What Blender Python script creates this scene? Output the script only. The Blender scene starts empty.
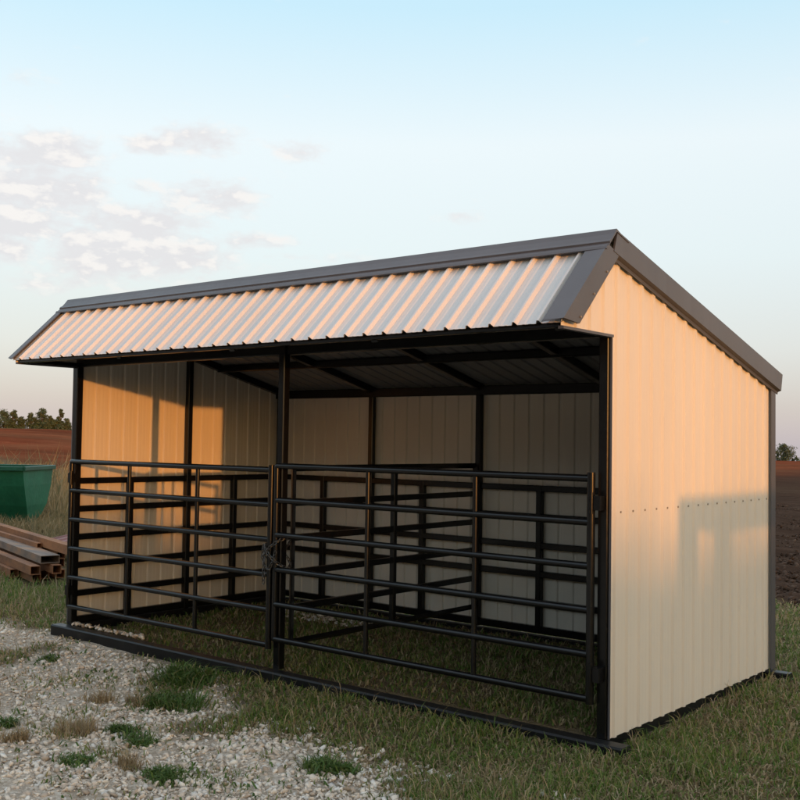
import bpy, math, random
import numpy as np
from mathutils import Vector, Matrix
random.seed(7)
rng = np.random.default_rng(11)
sc = bpy.context.scene
col = sc.collection
R = math.radians

# ------------------------------------------------------------------ shed sizes (metres)
L, D = 5.232, 2.508            # length along -X, depth along +Y ; front right corner at the origin
HF = 2.25                      # opening height
YP, ZP = -0.04, 2.785           # ridge
EY, EZ = -0.575, 2.265         # front eave
SB = 0.247                     # fall of the rear slope
SUN_AZ, SUN_EL = 108.35, 3.1   # bearing from +Y towards +X, elevation
CAM = np.array([2.7991, -5.2751, 1.6335])

# ------------------------------------------------------------------ value noise (numpy)
_perm = rng.permutation(512)
_val = rng.random(512)
def vnoise(x, y, s=1.0, o=0):
    x = np.asarray(x, float) * s + 37.3 * o; y = np.asarray(y, float) * s + 11.7 * o
    xi = np.floor(x).astype(int); yi = np.floor(y).astype(int)
    fx = x - xi; fy = y - yi
    fx = fx * fx * (3 - 2 * fx); fy = fy * fy * (3 - 2 * fy)
    def h(a, b): return _val[(_perm[(a & 511)] + b * 57) & 511]
    return (h(xi, yi) * (1 - fx) + h(xi + 1, yi) * fx) * (1 - fy) + (h(xi, yi + 1) * (1 - fx) + h(xi + 1, yi + 1) * fx) * fy
def fbm(x, y, s=1.0, o=0):
    return (vnoise(x, y, s, o) * 0.5 + vnoise(x, y, s * 2.1, o + 1) * 0.3 + vnoise(x, y, s * 4.3, o + 2) * 0.2)
def sstep(x, a, b):
    t = np.clip((np.asarray(x, float) - a) / (b - a), 0, 1)
    return t * t * (3 - 2 * t)

# ------------------------------------------------------------------ the lie of the land
def ground_z(x, y):
    x = np.asarray(x, float); y = np.asarray(y, float)
    dx = x - CAM[0]; dy = y - CAM[1]
    d = np.hypot(dx, dy)
    b = np.degrees(np.arctan2(dx, dy))
    near = -0.088 + 0.026 * sstep(x, -4.5, 0.3)
    inside = sstep(x, -L - 0.1, -L + 0.3) * (1 - sstep(x, -0.3, 0.0)) * sstep(y, -0.02, 0.15) * (1 - sstep(y, D - 0.1, D + 0.3))
    near = near + inside * 0.045
    near = near + (fbm(x, y, 1.3, 3) - 0.5) * 0.05 * sstep(d, 2, 6)
    wleft = sstep(b, -30, -58) if False else np.clip((-b - 30) / 28.0, 0, 1) * (1 - np.clip((-b - 110) / 40, 0, 1))
    wright = (1 - np.clip((-b - 18) / 30.0, 0, 1)) * np.clip((b + 60) / 20, 0, 1)
    far = 2.55 * wleft - 0.30 * wright * np.clip((60 - b) / 60, 0, 1)
    z = near + (far + 0.1) * sstep(d, 14, 150) 
    z = z + (fbm(x, y, 0.05, 6) - 0.5) * 0.5 * sstep(d, 25, 80) * (1 - sstep(d, 110, 150))
    drop = np.clip(d - 155, 0, None)
    z = z - drop * (0.004 + 0.028 * wright)
    return z

def gravel_amount(x, y):
    """1 on the gravel apron in front of the shed, 0 on grass."""
    x = np.asarray(x, float); y = np.asarray(y, float)
    xs = np.array([-40, -9, -7.2, -6.3, -5.3, -4.3, -3.3, -2.6, -1.9, -1.2, -0.5, 0.3, 1.5, 4.0, 12.0])
    ys = np.array([-9, -2.8, -1.0, -0.1, 0.1, 0.0, -0.2, -0.62, -0.85, -0.98, -1.18, -1.35, -1.9, -2.8, -6.0])
    edge = np.interp(x, xs, ys)
    dd = edge - y
    n = (fbm(x, y, 1.5, 9) - 0.5) * 1.1
    g = sstep(dd + n * 0.75, -0.12, 0.28)
    patch = sstep(fbm(x, y, 1.1, 21), 0.60, 0.72)          # grass coming up through the stones
    return g * (1 - 0.75 * patch)
def field_amount(x, y):
    x = np.asarray(x, float); y = np.asarray(y, float)
    edge = np.where(x > -1.2, 6.3 + 0.02 * (x + 1.2), 6.3 + 0.36 * (-1.2 - x))
    return sstep(y - edge + (fbm(x, y, 0.6, 14) - 0.5) * 1.6, -0.4, 0.5)

# ------------------------------------------------------------------ node helpers
def mat(name):
    m = bpy.data.materials.new(name); m.use_nodes = True
    nt = m.node_tree
    return m, nt, nt.nodes['Principled BSDF']
def N(nt, t, **kw):
    n = nt.nodes.new(t)
    for k, v in kw.items(): setattr(n, k, v)
    return n
def ramp(nt, fac, stops, interp='LINEAR'):
    r = N(nt, 'ShaderNodeValToRGB'); r.color_ramp.interpolation = interp
    e = r.color_ramp.elements
    while len(e) < len(stops): e.new(0.5)
    for i, (p, c) in enumerate(stops):
        e[i].position = p; e[i].color = (c[0], c[1], c[2], 1)
    nt.links.new(fac, r.inputs[0]); return r.outputs[0]
def noise(nt, scale, detail=4, rough=0.55, vec=None, dim='3D'):
    n = N(nt, 'ShaderNodeTexNoise'); n.noise_dimensions = dim
    n.inputs['Scale'].default_value = scale; n.inputs['Detail'].default_value = detail; n.inputs['Roughness'].default_value = rough
    if vec is not None: nt.links.new(vec, n.inputs['Vector'])
    return n.outputs[0]
def mixc(nt, fac, a, b, blend='MIX'):
    m = N(nt, 'ShaderNodeMix', data_type='RGBA', blend_type=blend)
    for s, v in ((m.inputs[0], fac), (m.inputs[6], a), (m.inputs[7], b)):
        if isinstance(v, (int, float)): s.default_value = v
        elif isinstance(v, tuple): s.default_value = (v[0], v[1], v[2], 1)
        else: nt.links.new(v, s)
    return m.outputs[2]
def mth(nt, op, a, b=None, c=None):
    m = N(nt, 'ShaderNodeMath', operation=op)
    for s, v in zip(m.inputs, (a, b, c)):
        if v is None: continue
        if isinstance(v, (int, float)): s.default_value = v
        else: nt.links.new(v, s)
    return m.outputs[0]
def bump(nt, p, h, strength=0.3, dist=0.01):
    b = N(nt, 'ShaderNodeBump'); b.inputs['Strength'].default_value = strength; b.inputs['Distance'].default_value = dist
    nt.links.new(h, b.inputs['Height']); nt.links.new(b.outputs[0], p.inputs['Normal'])
def geo_pos(nt): return N(nt, 'ShaderNodeNewGeometry').outputs['Position']
def objco(nt): return N(nt, 'ShaderNodeTexCoord').outputs['Object']
def mapping(nt, vec, scale=(1, 1, 1), rot=(0, 0, 0)):
    m = N(nt, 'ShaderNodeMapping'); m.inputs['Scale'].default_value = scale; m.inputs['Rotation'].default_value = rot
    nt.links.new(vec, m.inputs['Vector']); return m.outputs[0]

def painted_steel(name, c, rough=0.4, var=0.08, spec=0.5, bumpy=0.0, streak=True):
    m, nt, p = mat(name)
    o = objco(nt)
    n1 = noise(nt, 1.3, 5, 0.6, mapping(nt, o, (1, 1, 0.35)))
    n2 = noise(nt, 14, 4, 0.6, mapping(nt, o, (1, 1, 0.12)) if streak else o)
    f = mth(nt, 'MULTIPLY_ADD', n1, 0.9, mth(nt, 'MULTIPLY', n2, 0.1))
    lo = tuple(v * (1 - var) for v in c); hi = tuple(min(1, v * (1 + var)) for v in c)
    nt.links.new(ramp(nt, f, [(0.3, lo), (0.7, hi)]), p.inputs['Base Color'])
    rr = mth(nt, 'MULTIPLY_ADD', n2, 0.16, rough - 0.08)
    nt.links.new(rr, p.inputs['Roughness'])
    p.inputs['Specular IOR Level'].default_value = spec
    if bumpy: bump(nt, p, noise(nt, 3.0, 2, 0.5, o), bumpy, 0.01)
    return m

M = {}
M['wall'] = painted_steel('cream_painted_steel', (0.67, 0.61, 0.525), 0.42, 0.05, 0.4, 0.03)
M['roof'] = painted_steel('cream_roof_steel', (0.63, 0.585, 0.555), 0.36, 0.06, 0.5, 0.03)
M['galv'] = painted_steel('grey_primed_roof_steel', (0.20, 0.20, 0.205), 0.5, 0.12, 0.4, 0.03)
M['trim'] = painted_steel('charcoal_trim_steel', (0.075, 0.071, 0.078), 0.38, 0.14, 0.5, 0.10)
M['screw'] = painted_steel('screw_steel', (0.26, 0.22, 0.17), 0.4, 0.1)
# black enamelled tube with a little dust and scuffing
m, nt, p = mat('black_painted_tube'); o = objco(nt)
n1 = noise(nt, 9, 5, 0.65, o); n2 = noise(nt, 60, 3, 0.6, o)
nt.links.new(ramp(nt, n1, [(0.35, (0.004, 0.004, 0.005)), (0.65, (0.006, 0.006, 0.006)), (0.82, (0.018, 0.015, 0.013))]), p.inputs['Base Color'])
nt.links.new(mth(nt, 'MULTIPLY_ADD', n2, 0.16, 0.16), p.inputs['Roughness']); p.inputs['Specular IOR Level'].default_value = 0.38
M['black'] = m
m, nt, p = mat('dusty_black_skid'); o = objco(nt)
n1 = noise(nt, 6, 6, 0.7, o)
nt.links.new(ramp(nt, n1, [(0.35, (0.005, 0.005, 0.006)), (0.6, (0.010, 0.010, 0.010)), (0.8, (0.05, 0.043, 0.034))]), p.inputs['Base Color'])
nt.links.new(mth(nt, 'MULTIPLY_ADD', n1, 0.4, 0.22), p.inputs['Roughness']); p.inputs['Specular IOR Level'].default_value = 0.28
M['skid'] = m
m, nt, p = mat('galvanised_chain'); p.inputs['Base Color'].default_value = (0.11, 0.105, 0.10, 1); p.inputs['Metallic'].default_value = 0.9
nt.links.new(mth(nt, 'MULTIPLY_ADD', noise(nt, 80, 2, 0.5, objco(nt)), 0.3, 0.25), p.inputs['Roughness']); M['chain'] = m
# rusty tube
m, nt, p = mat('rusty_steel'); o = objco(nt)
n1 = noise(nt, 3, 6, 0.7, mapping(nt, o, (0.4, 1, 1))); n2 = noise(nt, 40, 4, 0.7, o)
f = mth(nt, 'MULTIPLY_ADD', n1, 0.7, mth(nt, 'MULTIPLY', n2, 0.3))
nt.links.new(ramp(nt, f, [(0.28, (0.08, 0.038, 0.022)), (0.45, (0.22, 0.095, 0.042)), (0.6, (0.38, 0.150, 0.052)), (0.78, (0.27, 0.15, 0.085))]), p.inputs['Base Color'])
p.inputs['Roughness'].default_value = 0.8; bump(nt, p, n2, 0.3, 0.003); M['rust'] = m
m, nt, p = mat('weathered_grey_steel'); o = objco(nt)
n1 = noise(nt, 5, 6, 0.7, mapping(nt, o, (0.3, 1, 1)))
nt.links.new(ramp(nt, n1, [(0.35, (0.12, 0.095, 0.08)), (0.5, (0.22, 0.155, 0.115)), (0.65, (0.36, 0.19, 0.095))]), p.inputs['Base Color'])
p.inputs['Roughness'].default_value = 0.7; M['greysteel'] = m
M['redsheet'] = painted_steel('faded_red_sheet', (0.24, 0.095, 0.08), 0.6, 0.25)
m, nt, p = mat('green_bin_paint'); o = objco(nt)
n1 = noise(nt, 2.2, 6, 0.65, o); n2 = noise(nt, 18, 4, 0.7, mapping(nt, o, (1, 1, 0.25)))
c0 = ramp(nt, n1, [(0.3, (0.010, 0.112, 0.062)), (0.7, (0.019, 0.175, 0.10))])
c1 = mixc(nt, ramp(nt, n2, [(0.60, (0, 0, 0)), (0.75, (0.7, 0.7, 0.7))]), c0, (0.08, 0.14, 0.095))
nt.links.new(c1, p.inputs['Base Color']); nt.links.new(mth(nt, 'MULTIPLY_ADD', n2, 0.3, 0.35), p.inputs['Roughness']); bump(nt, p, n1, 0.35, 0.05)
M['green'] = m
M['greenrim'] = painted_steel('green_rim_paint', (0.008, 0.08, 0.046), 0.4, 0.25)
m, nt, p = mat('tyre_rubber'); p.inputs['Base Color'].default_value = (0.02, 0.02, 0.02, 1)
nt.links.new(mth(nt, 'MULTIPLY_ADD', noise(nt, 20, 3), 0.2, 0.7), p.inputs['Roughness']); M['rubber'] = m
m, nt, p = mat('old_timber'); o = objco(nt)
nt.links.new(ramp(nt, noise(nt, 8, 5, 0.6, mapping(nt, o, (1, 1, 0.1))), [(0.3, (0.10, 0.07, 0.05)), (0.7, (0.2, 0.15, 0.11))]), p.inputs['Base Color'])
p.inputs['Roughness'].default_value = 0.8; M['timber'] = m

def island_mat(name, stops, rough=0.7, trans=0.0, spec=0.3, mottled=None):
    m, nt, p = mat(name)
    g = N(nt, 'ShaderNodeNewGeometry')
    c = ramp(nt, g.outputs['Random Per Island'], stops)
    if mottled:
        c = mixc(nt, mth(nt, 'MULTIPLY', noise(nt, mottled, 4, 0.6, g.outputs['Position']), 0.9), c, (0.5, 0.5, 0.5), 'OVERLAY')
    nt.links.new(c, p.inputs['Base Color'])
    p.inputs['Roughness'].default_value = rough; p.inputs['Specular IOR Level'].default_value = spec
    if trans:
        t = N(nt, 'ShaderNodeBsdfTranslucent'); nt.links.new(c, t.inputs['Color'])
        mx = N(nt, 'ShaderNodeMixShader'); mx.inputs[0].default_value = trans
        out = nt.nodes['Material Output']
        nt.links.new(p.outputs[0], mx.inputs[1]); nt.links.new(t.outputs[0], mx.inputs[2]); nt.links.new(mx.outputs[0], out.inputs[0])
    return m
M['grass'] = island_mat('meadow_grass', [(0.0, (0.070, 0.132, 0.020)), (0.3, (0.115, 0.190, 0.034)), (0.6, (0.185, 0.225, 0.058)), (0.8, (0.28, 0.245, 0.095)), (0.92, (0.38, 0.30, 0.165)), (1.0, (0.48, 0.39, 0.25))], 0.6, 0.35, 0.25)
M['straw'] = island_mat('dry_grass', [(0.0, (0.23, 0.16, 0.085)), (0.4, (0.36, 0.265, 0.15)), (0.8, (0.48, 0.37, 0.23)), (1.0, (0.18, 0.18, 0.07))], 0.65, 0.35, 0.25)
M['gold'] = island_mat('golden_grass', [(0.0, (0.16, 0.13, 0.06)), (0.5, (0.30, 0.22, 0.11)), (0.8, (0.40, 0.30, 0.17)), (1.0, (0.13, 0.13, 0.05))], 0.6, 0.3, 0.25)
M['weed'] = island_mat('green_weed', [(0.0, (0.050, 0.100, 0.020)), (0.5, (0.085, 0.155, 0.032)), (0.85, (0.14, 0.19, 0.055)), (1.0, (0.24, 0.21, 0.10))], 0.55, 0.3, 0.3)
M['stone'] = island_mat('limestone_chips', [(0.0, (0.36, 0.28, 0.21)), (0.2, (0.52, 0.42, 0.33)), (0.5, (0.65, 0.545, 0.44)), (0.75, (0.73, 0.64, 0.535)), (0.9, (0.56, 0.52, 0.47)), (1.0, (0.80, 0.73, 0.64))], 0.9, 0, 0.2, mottled=45)
M['clod'] = island_mat('soil_clods', [(0.0, (0.045, 0.028, 0.02)), (0.6, (0.075, 0.046, 0.032)), (1.0, (0.12, 0.08, 0.058))], 0.95, 0, 0.1)
M['leaf'] = island_mat('tree_leaves', [(0.0, (0.048, 0.075, 0.034)), (0.5, (0.080, 0.115, 0.054)), (0.85, (0.115, 0.140, 0.075)), (1.0, (0.16, 0.15, 0.095))], 0.6, 0.25, 0.25)
m, nt, p = mat('tree_bark')
nt.links.new(ramp(nt, noise(nt, 6, 5), [(0.3, (0.05, 0.04, 0.03)), (0.7, (0.11, 0.09, 0.07))]), p.inputs['Base Color']); p.inputs['Roughness'].default_value = 0.9; M['bark'] = m

# ground: one material, told apart by two vertex attributes (gravel / field)
m, nt, p = mat('ground_soil')
pos = geo_pos(nt)
ag = N(nt, 'ShaderNodeAttribute', attribute_name='gravel').outputs['Fac']
af = N(nt, 'ShaderNodeAttribute', attribute_name='field').outputs['Fac']
nf = noise(nt, 3.0, 8, 0.65, pos); nb = noise(nt, 0.6, 5, 0.6, pos); ng = noise(nt, 35, 5, 0.65, pos)
thatch = ramp(nt, mth(nt, 'MULTIPLY_ADD', nf, 0.6, mth(nt, 'MULTIPLY', ng, 0.4)), [(0.3, (0.085, 0.068, 0.038)), (0.5, (0.155, 0.12, 0.068)), (0.62, (0.20, 0.15, 0.092)), (0.75, (0.26, 0.20, 0.14))])
thatch = mixc(nt, ramp(nt, nb, [(0.48, (0, 0, 0)), (0.66, (0.6, 0.6, 0.6))]), thatch, (0.18, 0.115, 0.075))
v = N(nt, 'ShaderNodeTexVoronoi'); v.inputs['Scale'].default_value = 55; nt.links.new(pos, v.inputs['Vector'])
vc = N(nt, 'ShaderNodeSeparateColor'); nt.links.new(v.outputs['Color'], vc.inputs[0])
grit = ramp(nt, vc.outputs[0], [(0.0, (0.38, 0.31, 0.24)), (0.4, (0.52, 0.43, 0.34)), (0.75, (0.62, 0.53, 0.43)), (1.0, (0.70, 0.62, 0.52))])
grit = mixc(nt, ramp(nt, nf, [(0.42, (0, 0, 0)), (0.65, (0.6, 0.6, 0.6))]), grit, (0.38, 0.30, 0.22))
wv = N(nt, 'ShaderNodeTexNoise'); wv.inputs['Scale'].default_value = 1.0; wv.inputs['Detail'].default_value = 6
nt.links.new(mapping(nt, pos, (0.35, 2.6, 1), (0, 0, R(-14))), wv.inputs['Vector'])
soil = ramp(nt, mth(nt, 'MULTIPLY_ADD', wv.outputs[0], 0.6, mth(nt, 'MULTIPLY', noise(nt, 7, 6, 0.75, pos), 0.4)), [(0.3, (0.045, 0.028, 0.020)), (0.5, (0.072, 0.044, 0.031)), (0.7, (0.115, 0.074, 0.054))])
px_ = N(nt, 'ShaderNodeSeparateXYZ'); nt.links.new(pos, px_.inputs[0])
sunred_f = N(nt, 'ShaderNodeMapRange', interpolation_type='SMOOTHSTEP'); nt.links.new(mth(nt, 'ADD', px_.outputs[0], mth(nt, 'MULTIPLY', noise(nt, 0.08, 3, 0.5, pos), 12)), sunred_f.inputs[0])
sunred_f.inputs[1].default_value = -8; sunred_f.inputs[2].default_value = -26
sunred_soil = ramp(nt, mth(nt, 'MULTIPLY_ADD', wv.outputs[0], 0.5, mth(nt, 'MULTIPLY', noise(nt, 2.0, 6, 0.7, pos), 0.5)), [(0.3, (0.13, 0.036, 0.018)), (0.5, (0.225, 0.062, 0.029)), (0.72, (0.31, 0.105, 0.052))])  # redder far soil, with the low sun's red put into its colour
sunred_soil = mixc(nt, ramp(nt, noise(nt, 1.0, 5, 0.6, mapping(nt, pos, (0.03, 0.22, 1), (0, 0, R(-14)))), [(0.42, (0, 0, 0)), (0.60, (0.75, 0.75, 0.75))]), sunred_soil, (0.11, 0.034, 0.018))
soil = mixc(nt, sunred_f.outputs[0], soil, sunred_soil)
soil = mixc(nt, ramp(nt, noise(nt, 0.035, 4, 0.6, pos), [(0.45, (0, 0, 0)), (0.65, (0.35, 0.35, 0.35))]), soil, (0.20, 0.14, 0.075))
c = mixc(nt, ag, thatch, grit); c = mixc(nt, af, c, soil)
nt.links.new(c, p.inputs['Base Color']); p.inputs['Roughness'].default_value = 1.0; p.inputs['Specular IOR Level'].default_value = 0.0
hh = mth(nt, 'ADD', mth(nt, 'MULTIPLY', wv.outputs[0], af), mth(nt, 'MULTIPLY', ng, 0.35))
bump(nt, p, hh, 0.9, 0.10)
M['ground'] = m

# ------------------------------------------------------------------ mesh builder
class MB:
    def __init__(s): s.v = []; s.f = []; s.mi = []
    def add(s, vs, fs, mi=0):
        o = len(s.v); s.v += [tuple(map(float, q)) for q in vs]
        s.f += [tuple(i + o for i in f) for f in fs]; s.mi += [mi] * len(fs); return s
    def box(s, x0, x1, y0, y1, z0, z1, mi=0):
        vs = [(x0, y0, z0), (x1, y0, z0), (x1, y1, z0), (x0, y1, z0), (x0, y0, z1), (x1, y0, z1), (x1, y1, z1), (x0, y1, z1)]
        return s.add(vs, [(3, 2, 1, 0), (4, 5, 6, 7), (0, 1, 5, 4), (1, 2, 6, 5), (2, 3, 7, 6), (3, 0, 4, 7)], mi)
    def frame(s, a, b, up=(0, 0, 1)):
        a = Vector(a); b = Vector(b); t = (b - a).normalized(); u = Vector(up)
        if abs(t.dot(u)) > 0.98: u = Vector((0, 1, 0))
        sx = t.cross(u).normalized(); sy = sx.cross(t).normalized(); return a, b, t, sx, sy
    def tube(s, a, b, r, n=14, mi=0, r2=None, caps=True):
        a, b, t, sx, sy = s.frame(a, b); r2 = r if r2 is None else r2
        vs = []
        for q, rr in ((a, r), (b, r2)):
            for k in range(n):
                w = 2 * math.pi * k / n; vs.append(q + sx * (math.cos(w) * rr) + sy * (math.sin(w) * rr))
        fs = [(k, (k + 1) % n, n + (k + 1) % n, n + k) for k in range(n)]
        if caps: fs += [tuple(range(n - 1, -1, -1)), tuple(range(n, 2 * n))]
        return s.add(vs, fs, mi)
    def path(s, pts, r, n=8, mi=0, closed=False):
        m = len(pts); P = [Vector(q) for q in pts]; vs = []; prev = None
        for i in range(m):
            if closed: t = (P[(i + 1) % m] - P[i - 1]).normalized()
            else: t = (P[min(i + 1, m - 1)] - P[max(i - 1, 0)]).normalized()
            if prev is None:
                u = Vector((0, 0, 1)) if abs(t.z) < 0.9 else Vector((0, 1, 0)); sx = t.cross(u).normalized()
            else: sx = (prev - t * prev.dot(t)).normalized()
            prev = sx; sy = t.cross(sx)
            rr = r[i] if isinstance(r, (list, tuple)) else r
            for k in range(n):
                w = 2 * math.pi * k / n; vs.append(P[i] + sx * math.cos(w) * rr + sy * math.sin(w) * rr)
        fs = []
        for i in range(m if closed else m - 1):
            j = (i + 1) % m
            for k in range(n): fs.append((i * n + k, i * n + (k + 1) % n, j * n + (k + 1) % n, j * n + k))
        if not closed: fs += [tuple(range(n - 1, -1, -1)), tuple(range((m - 1) * n, m * n))]
        return s.add(vs, fs, mi)
    def bar(s, a, b, w, h, up=(0, 0, 1), mi=0):          # square section bar, bevelled along its length
        a, b, t, sx, sy = s.frame(a, b, up); c = min(w, h) * 0.1
        pr = [(-w/2 + c, -h/2), (w/2 - c, -h/2), (w/2, -h/2 + c), (w/2, h/2 - c), (w/2 - c, h/2), (-w/2 + c, h/2), (-w/2, h/2 - c), (-w/2, -h/2 + c)]
        vs = [q + sx * x + sy * y for q in (a, b) for x, y in pr]
        fs = [(k, (k + 1) % 8, 8 + (k + 1) % 8, 8 + k) for k in range(8)] + [tuple(range(7, -1, -1)), tuple(range(8, 16))]
        return s.add(vs, fs, mi)
    def hollow(s, a, b, w, h, th, mi=0):                 # hollow rectangular tube, open ends
        a, b, t, sx, sy = s.frame(a, b)
        o = [(-w/2, -h/2), (w/2, -h/2), (w/2, h/2), (-w/2, h/2)]; i_ = [(x * (1 - 2*th/w), y * (1 - 2*th/h)) for x, y in o]
        vs = [q + sx * x + sy * y for q in (a, b) for pr in (o, i_) for x, y in pr]
        fs = []
        for k in range(4):
            j = (k + 1) % 4
            fs += [(k, j, 8 + j, 8 + k), (4 + j, 4 + k, 12 + k, 12 + j), (k, 4 + k, 4 + j, j), (8 + k, 8 + j, 12 + j, 12 + k)]
        return s.add(vs, fs, mi)
    def extrude(s, prof, axis_a, axis_b, mi=0):          # closed profile polygon (list of 3d points) swept from +axis_a to +axis_b
        n = len(prof); A = Vector(axis_a); B = Vector(axis_b)
        vs = [Vector(q) + A for q in prof] + [Vector(q) + B for q in prof]
        fs = [(k, (k + 1) % n, n + (k + 1) % n, n + k) for k in range(n)] + [tuple(range(n - 1, -1, -1)), tuple(range(n, 2 * n))]
        return s.add(vs, fs, mi)
    def build(s, name, mats, parent=None, smooth=None, solid=None):
        me = bpy.data.meshes.new(name); me.from_pydata(s.v, [], s.f)
        if not isinstance(mats, (list, tuple)): mats = [mats]
        for q in mats: me.materials.append(q)
        if len(mats) > 1: me.polygons.foreach_set('material_index', s.mi)
        me.validate()
        import bmesh
        bm = bmesh.new(); bm.from_mesh(me); bmesh.ops.recalc_face_normals(bm, faces=bm.faces); bm.to_mesh(me); bm.free()
        if smooth:
            me.polygons.foreach_set('use_smooth', [True] * len(me.polygons)); me.set_sharp_from_angle(angle=R(smooth))
        o = bpy.data.objects.new(name, me); col.objects.link(o)
        if parent is not None:
            o.parent = parent; p = parent; off = Vector((0, 0, 0))
            while p is not None: off += p.location; p = p.parent
            o.location = -off
        if solid:
            md = o.modifiers.new('thick', 'SOLIDIFY'); md.thickness = solid; md.offset = 0
        return o
def tag(o, label=None, cat=None, group=None, kind=None):
    if label: o['label'] = label
    if cat: o['category'] = cat
    if group: o['group'] = group
    if kind: o['kind'] = kind
    return o
def empty(name, loc, label, cat, group=None):
    o = bpy.data.objects.new(name, None); col.objects.link(o); o.location = loc; o.empty_display_size = 0.2
    return tag(o, label, cat, group)
def raw_mesh(name, v, f_loops, per_face, mats, parent=None):
    """v: (n,3) array; faces all with per_face corners."""
    me = bpy.data.meshes.new(name); nf = len(f_loops) // per_face
    me.vertices.add(len(v)); me.vertices.foreach_set('co', np.ascontiguousarray(v, np.float32).ravel())
    me.loops.add(len(f_loops)); me.loops.foreach_set('vertex_index', np.ascontiguousarray(f_loops, np.int32))
    me.polygons.add(nf); me.polygons.foreach_set('loop_start', np.arange(nf, dtype=np.int32) * per_face)
    me.update(calc_edges=True)
    for q in (mats if isinstance(mats, (list, tuple)) else [mats]): me.materials.append(q)
    o = bpy.data.objects.new(name, me); col.objects.link(o)
    if parent is not None: o.parent = parent; o.location = -parent.location
    return o

# ------------------------------------------------------------------ THE SHED
shed = empty('livestock_shed', (-L / 2, D / 2, -0.1), 'open-fronted cream steel livestock shed with charcoal trim and black gates', 'shed')
S = shed
def zback(y): return ZP - SB * (y - YP)
def zfront(y): return EZ + (y - EY) * (ZP - EZ) / (YP - EY)

PITCH = 0.1526
def rib_profile(u0, u1, rib=0.013, base=0.042, top=0.022, minor=0.0007, phase=0.0):
    """(u,h) polyline of a ribbed sheet: one high rib per pitch and two low stiffeners between."""
    pts = []
    k0 = int(math.floor((u0 - phase) / PITCH)) - 1; k1 = int(math.ceil((u1 - phase) / PITCH)) + 1
    for k in range(k0, k1 + 1):
        c = phase + k * PITCH
        pts += [(c - base/2, 0), (c - top/2, rib), (c + top/2, rib), (c + base/2, 0)]
        for q in (0.37, 0.63):
            m_ = c + PITCH * q
            pts += [(m_ - 0.011, 0), (m_ - 0.005, minor), (m_ + 0.005, minor), (m_ + 0.011, 0)]
    out = []
    def hh(u):
        for (a, ha), (b, hb) in zip(pts, pts[1:]):
            if a <= u <= b: return ha if b == a else ha + (hb - ha) * (u - a) / (b - a)
        return 0
    out.append((u0, hh(u0))); out += [q for q in pts if u0 < q[0] < u1]; out.append((u1, hh(u1)))
    return out
def sheet(mb, prof, fn_lo, fn_hi, mi=0, extra=()):
    """prof (u,h); fn_lo/fn_hi give the 3d points; extra = intermediate rows."""
    fns = [fn_lo] + list(extra) + [fn_hi]; n = len(prof)
    vs = [fn(u, h) for fn in fns for u, h in prof]; fs = []
    for r in range(len(fns) - 1):
        for k in range(n - 1): fs.append((r*n + k, r*n + k + 1, (r+1)*n + k + 1, (r+1)*n + k))
    mb.add(vs, fs, mi)

def side_wall(x, sgn):
    mb = MB()
    pr = rib_profile(0.0, D, phase=0.062)
    top = lambda y: (zback(y) if y > YP else zfront(y)) - 0.012
    sheet(mb, pr, lambda u, h: (x + sgn*h, u, 0.0), lambda u, h: (x + sgn*h, u, top(u)))
    pr = [(EY + 0.012, 0.0)] + [q for q in rib_profile(EY + 0.012, 0.0, phase=0.062)]
    pr = pr[1:]
    pr2 = []
    for (a, ha), (b, hb) in zip(pr, pr[1:]):
        pr2.append((a, ha))
        if a < YP < b: pr2.append((YP, ha + (hb - ha) * (YP - a) / (b - a)))
    pr2.append(pr[-1])
    sheet(mb, pr2, lambda u, h: (x + sgn*h, u, HF), lambda u, h: (x + sgn*h, u, max(top(u), HF + 0.003)))
    o = mb.build('side_wall', M['wall'], S, solid=0.0016)
    if sgn > 0:
        for k in range(0, 17):
            y = 0.062 + PITCH * (k + 0.42)
            if y > D - 0.03: break
            for z in (1.25,):
                sm = MB(); sm.tube((x + 0.0008, y, z), (x + 0.006, y, z), 0.0062, 8); sm.build('screw', M['screw'], o)
    return o
right_wall = side_wall(0.003, 1)
left_wall = side_wall(-L - 0.003, -1)
mb = MB(); pr = rib_profile(-L, 0.0, phase=0.03)
sheet(mb, pr, lambda u, h: (u, D + h, 0.0), lambda u, h: (u, D + h, zback(D) - 0.012))
mb.build('back_wall', M['wall'], S, solid=0.0016)

# roof: two ribbed slopes
XL, XR = -L - 0.035, 0.035
nf_ = Vector((0, -(ZP - EZ), (YP - EY))).normalized()      # outward normal of the front slope
mb = MB(); pr = rib_profile(XL, XR, rib=0.021, base=0.036, top=0.012, minor=0.0012, phase=-0.115)
sheet(mb, pr, lambda u, h: (u, EY + nf_.y*h, EZ + nf_.z*h), lambda u, h: (u, YP + nf_.y*h, ZP + nf_.z*h))
front_roof = mb.build('front_roof_slope', M['roof'], S, solid=0.0016)
YB = D + 0.075
nb_ = Vector((0, SB, 1)).normalized()
mb = MB()
sheet(mb, pr, lambda u, h: (u, YP + nb_.y*h, ZP + nb_.z*h), lambda u, h: (u, YB + nb_.y*h, zback(YB) + nb_.z*h))
mb.build('rear_roof_slope', M['galv'], S, solid=0.0016)

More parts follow.
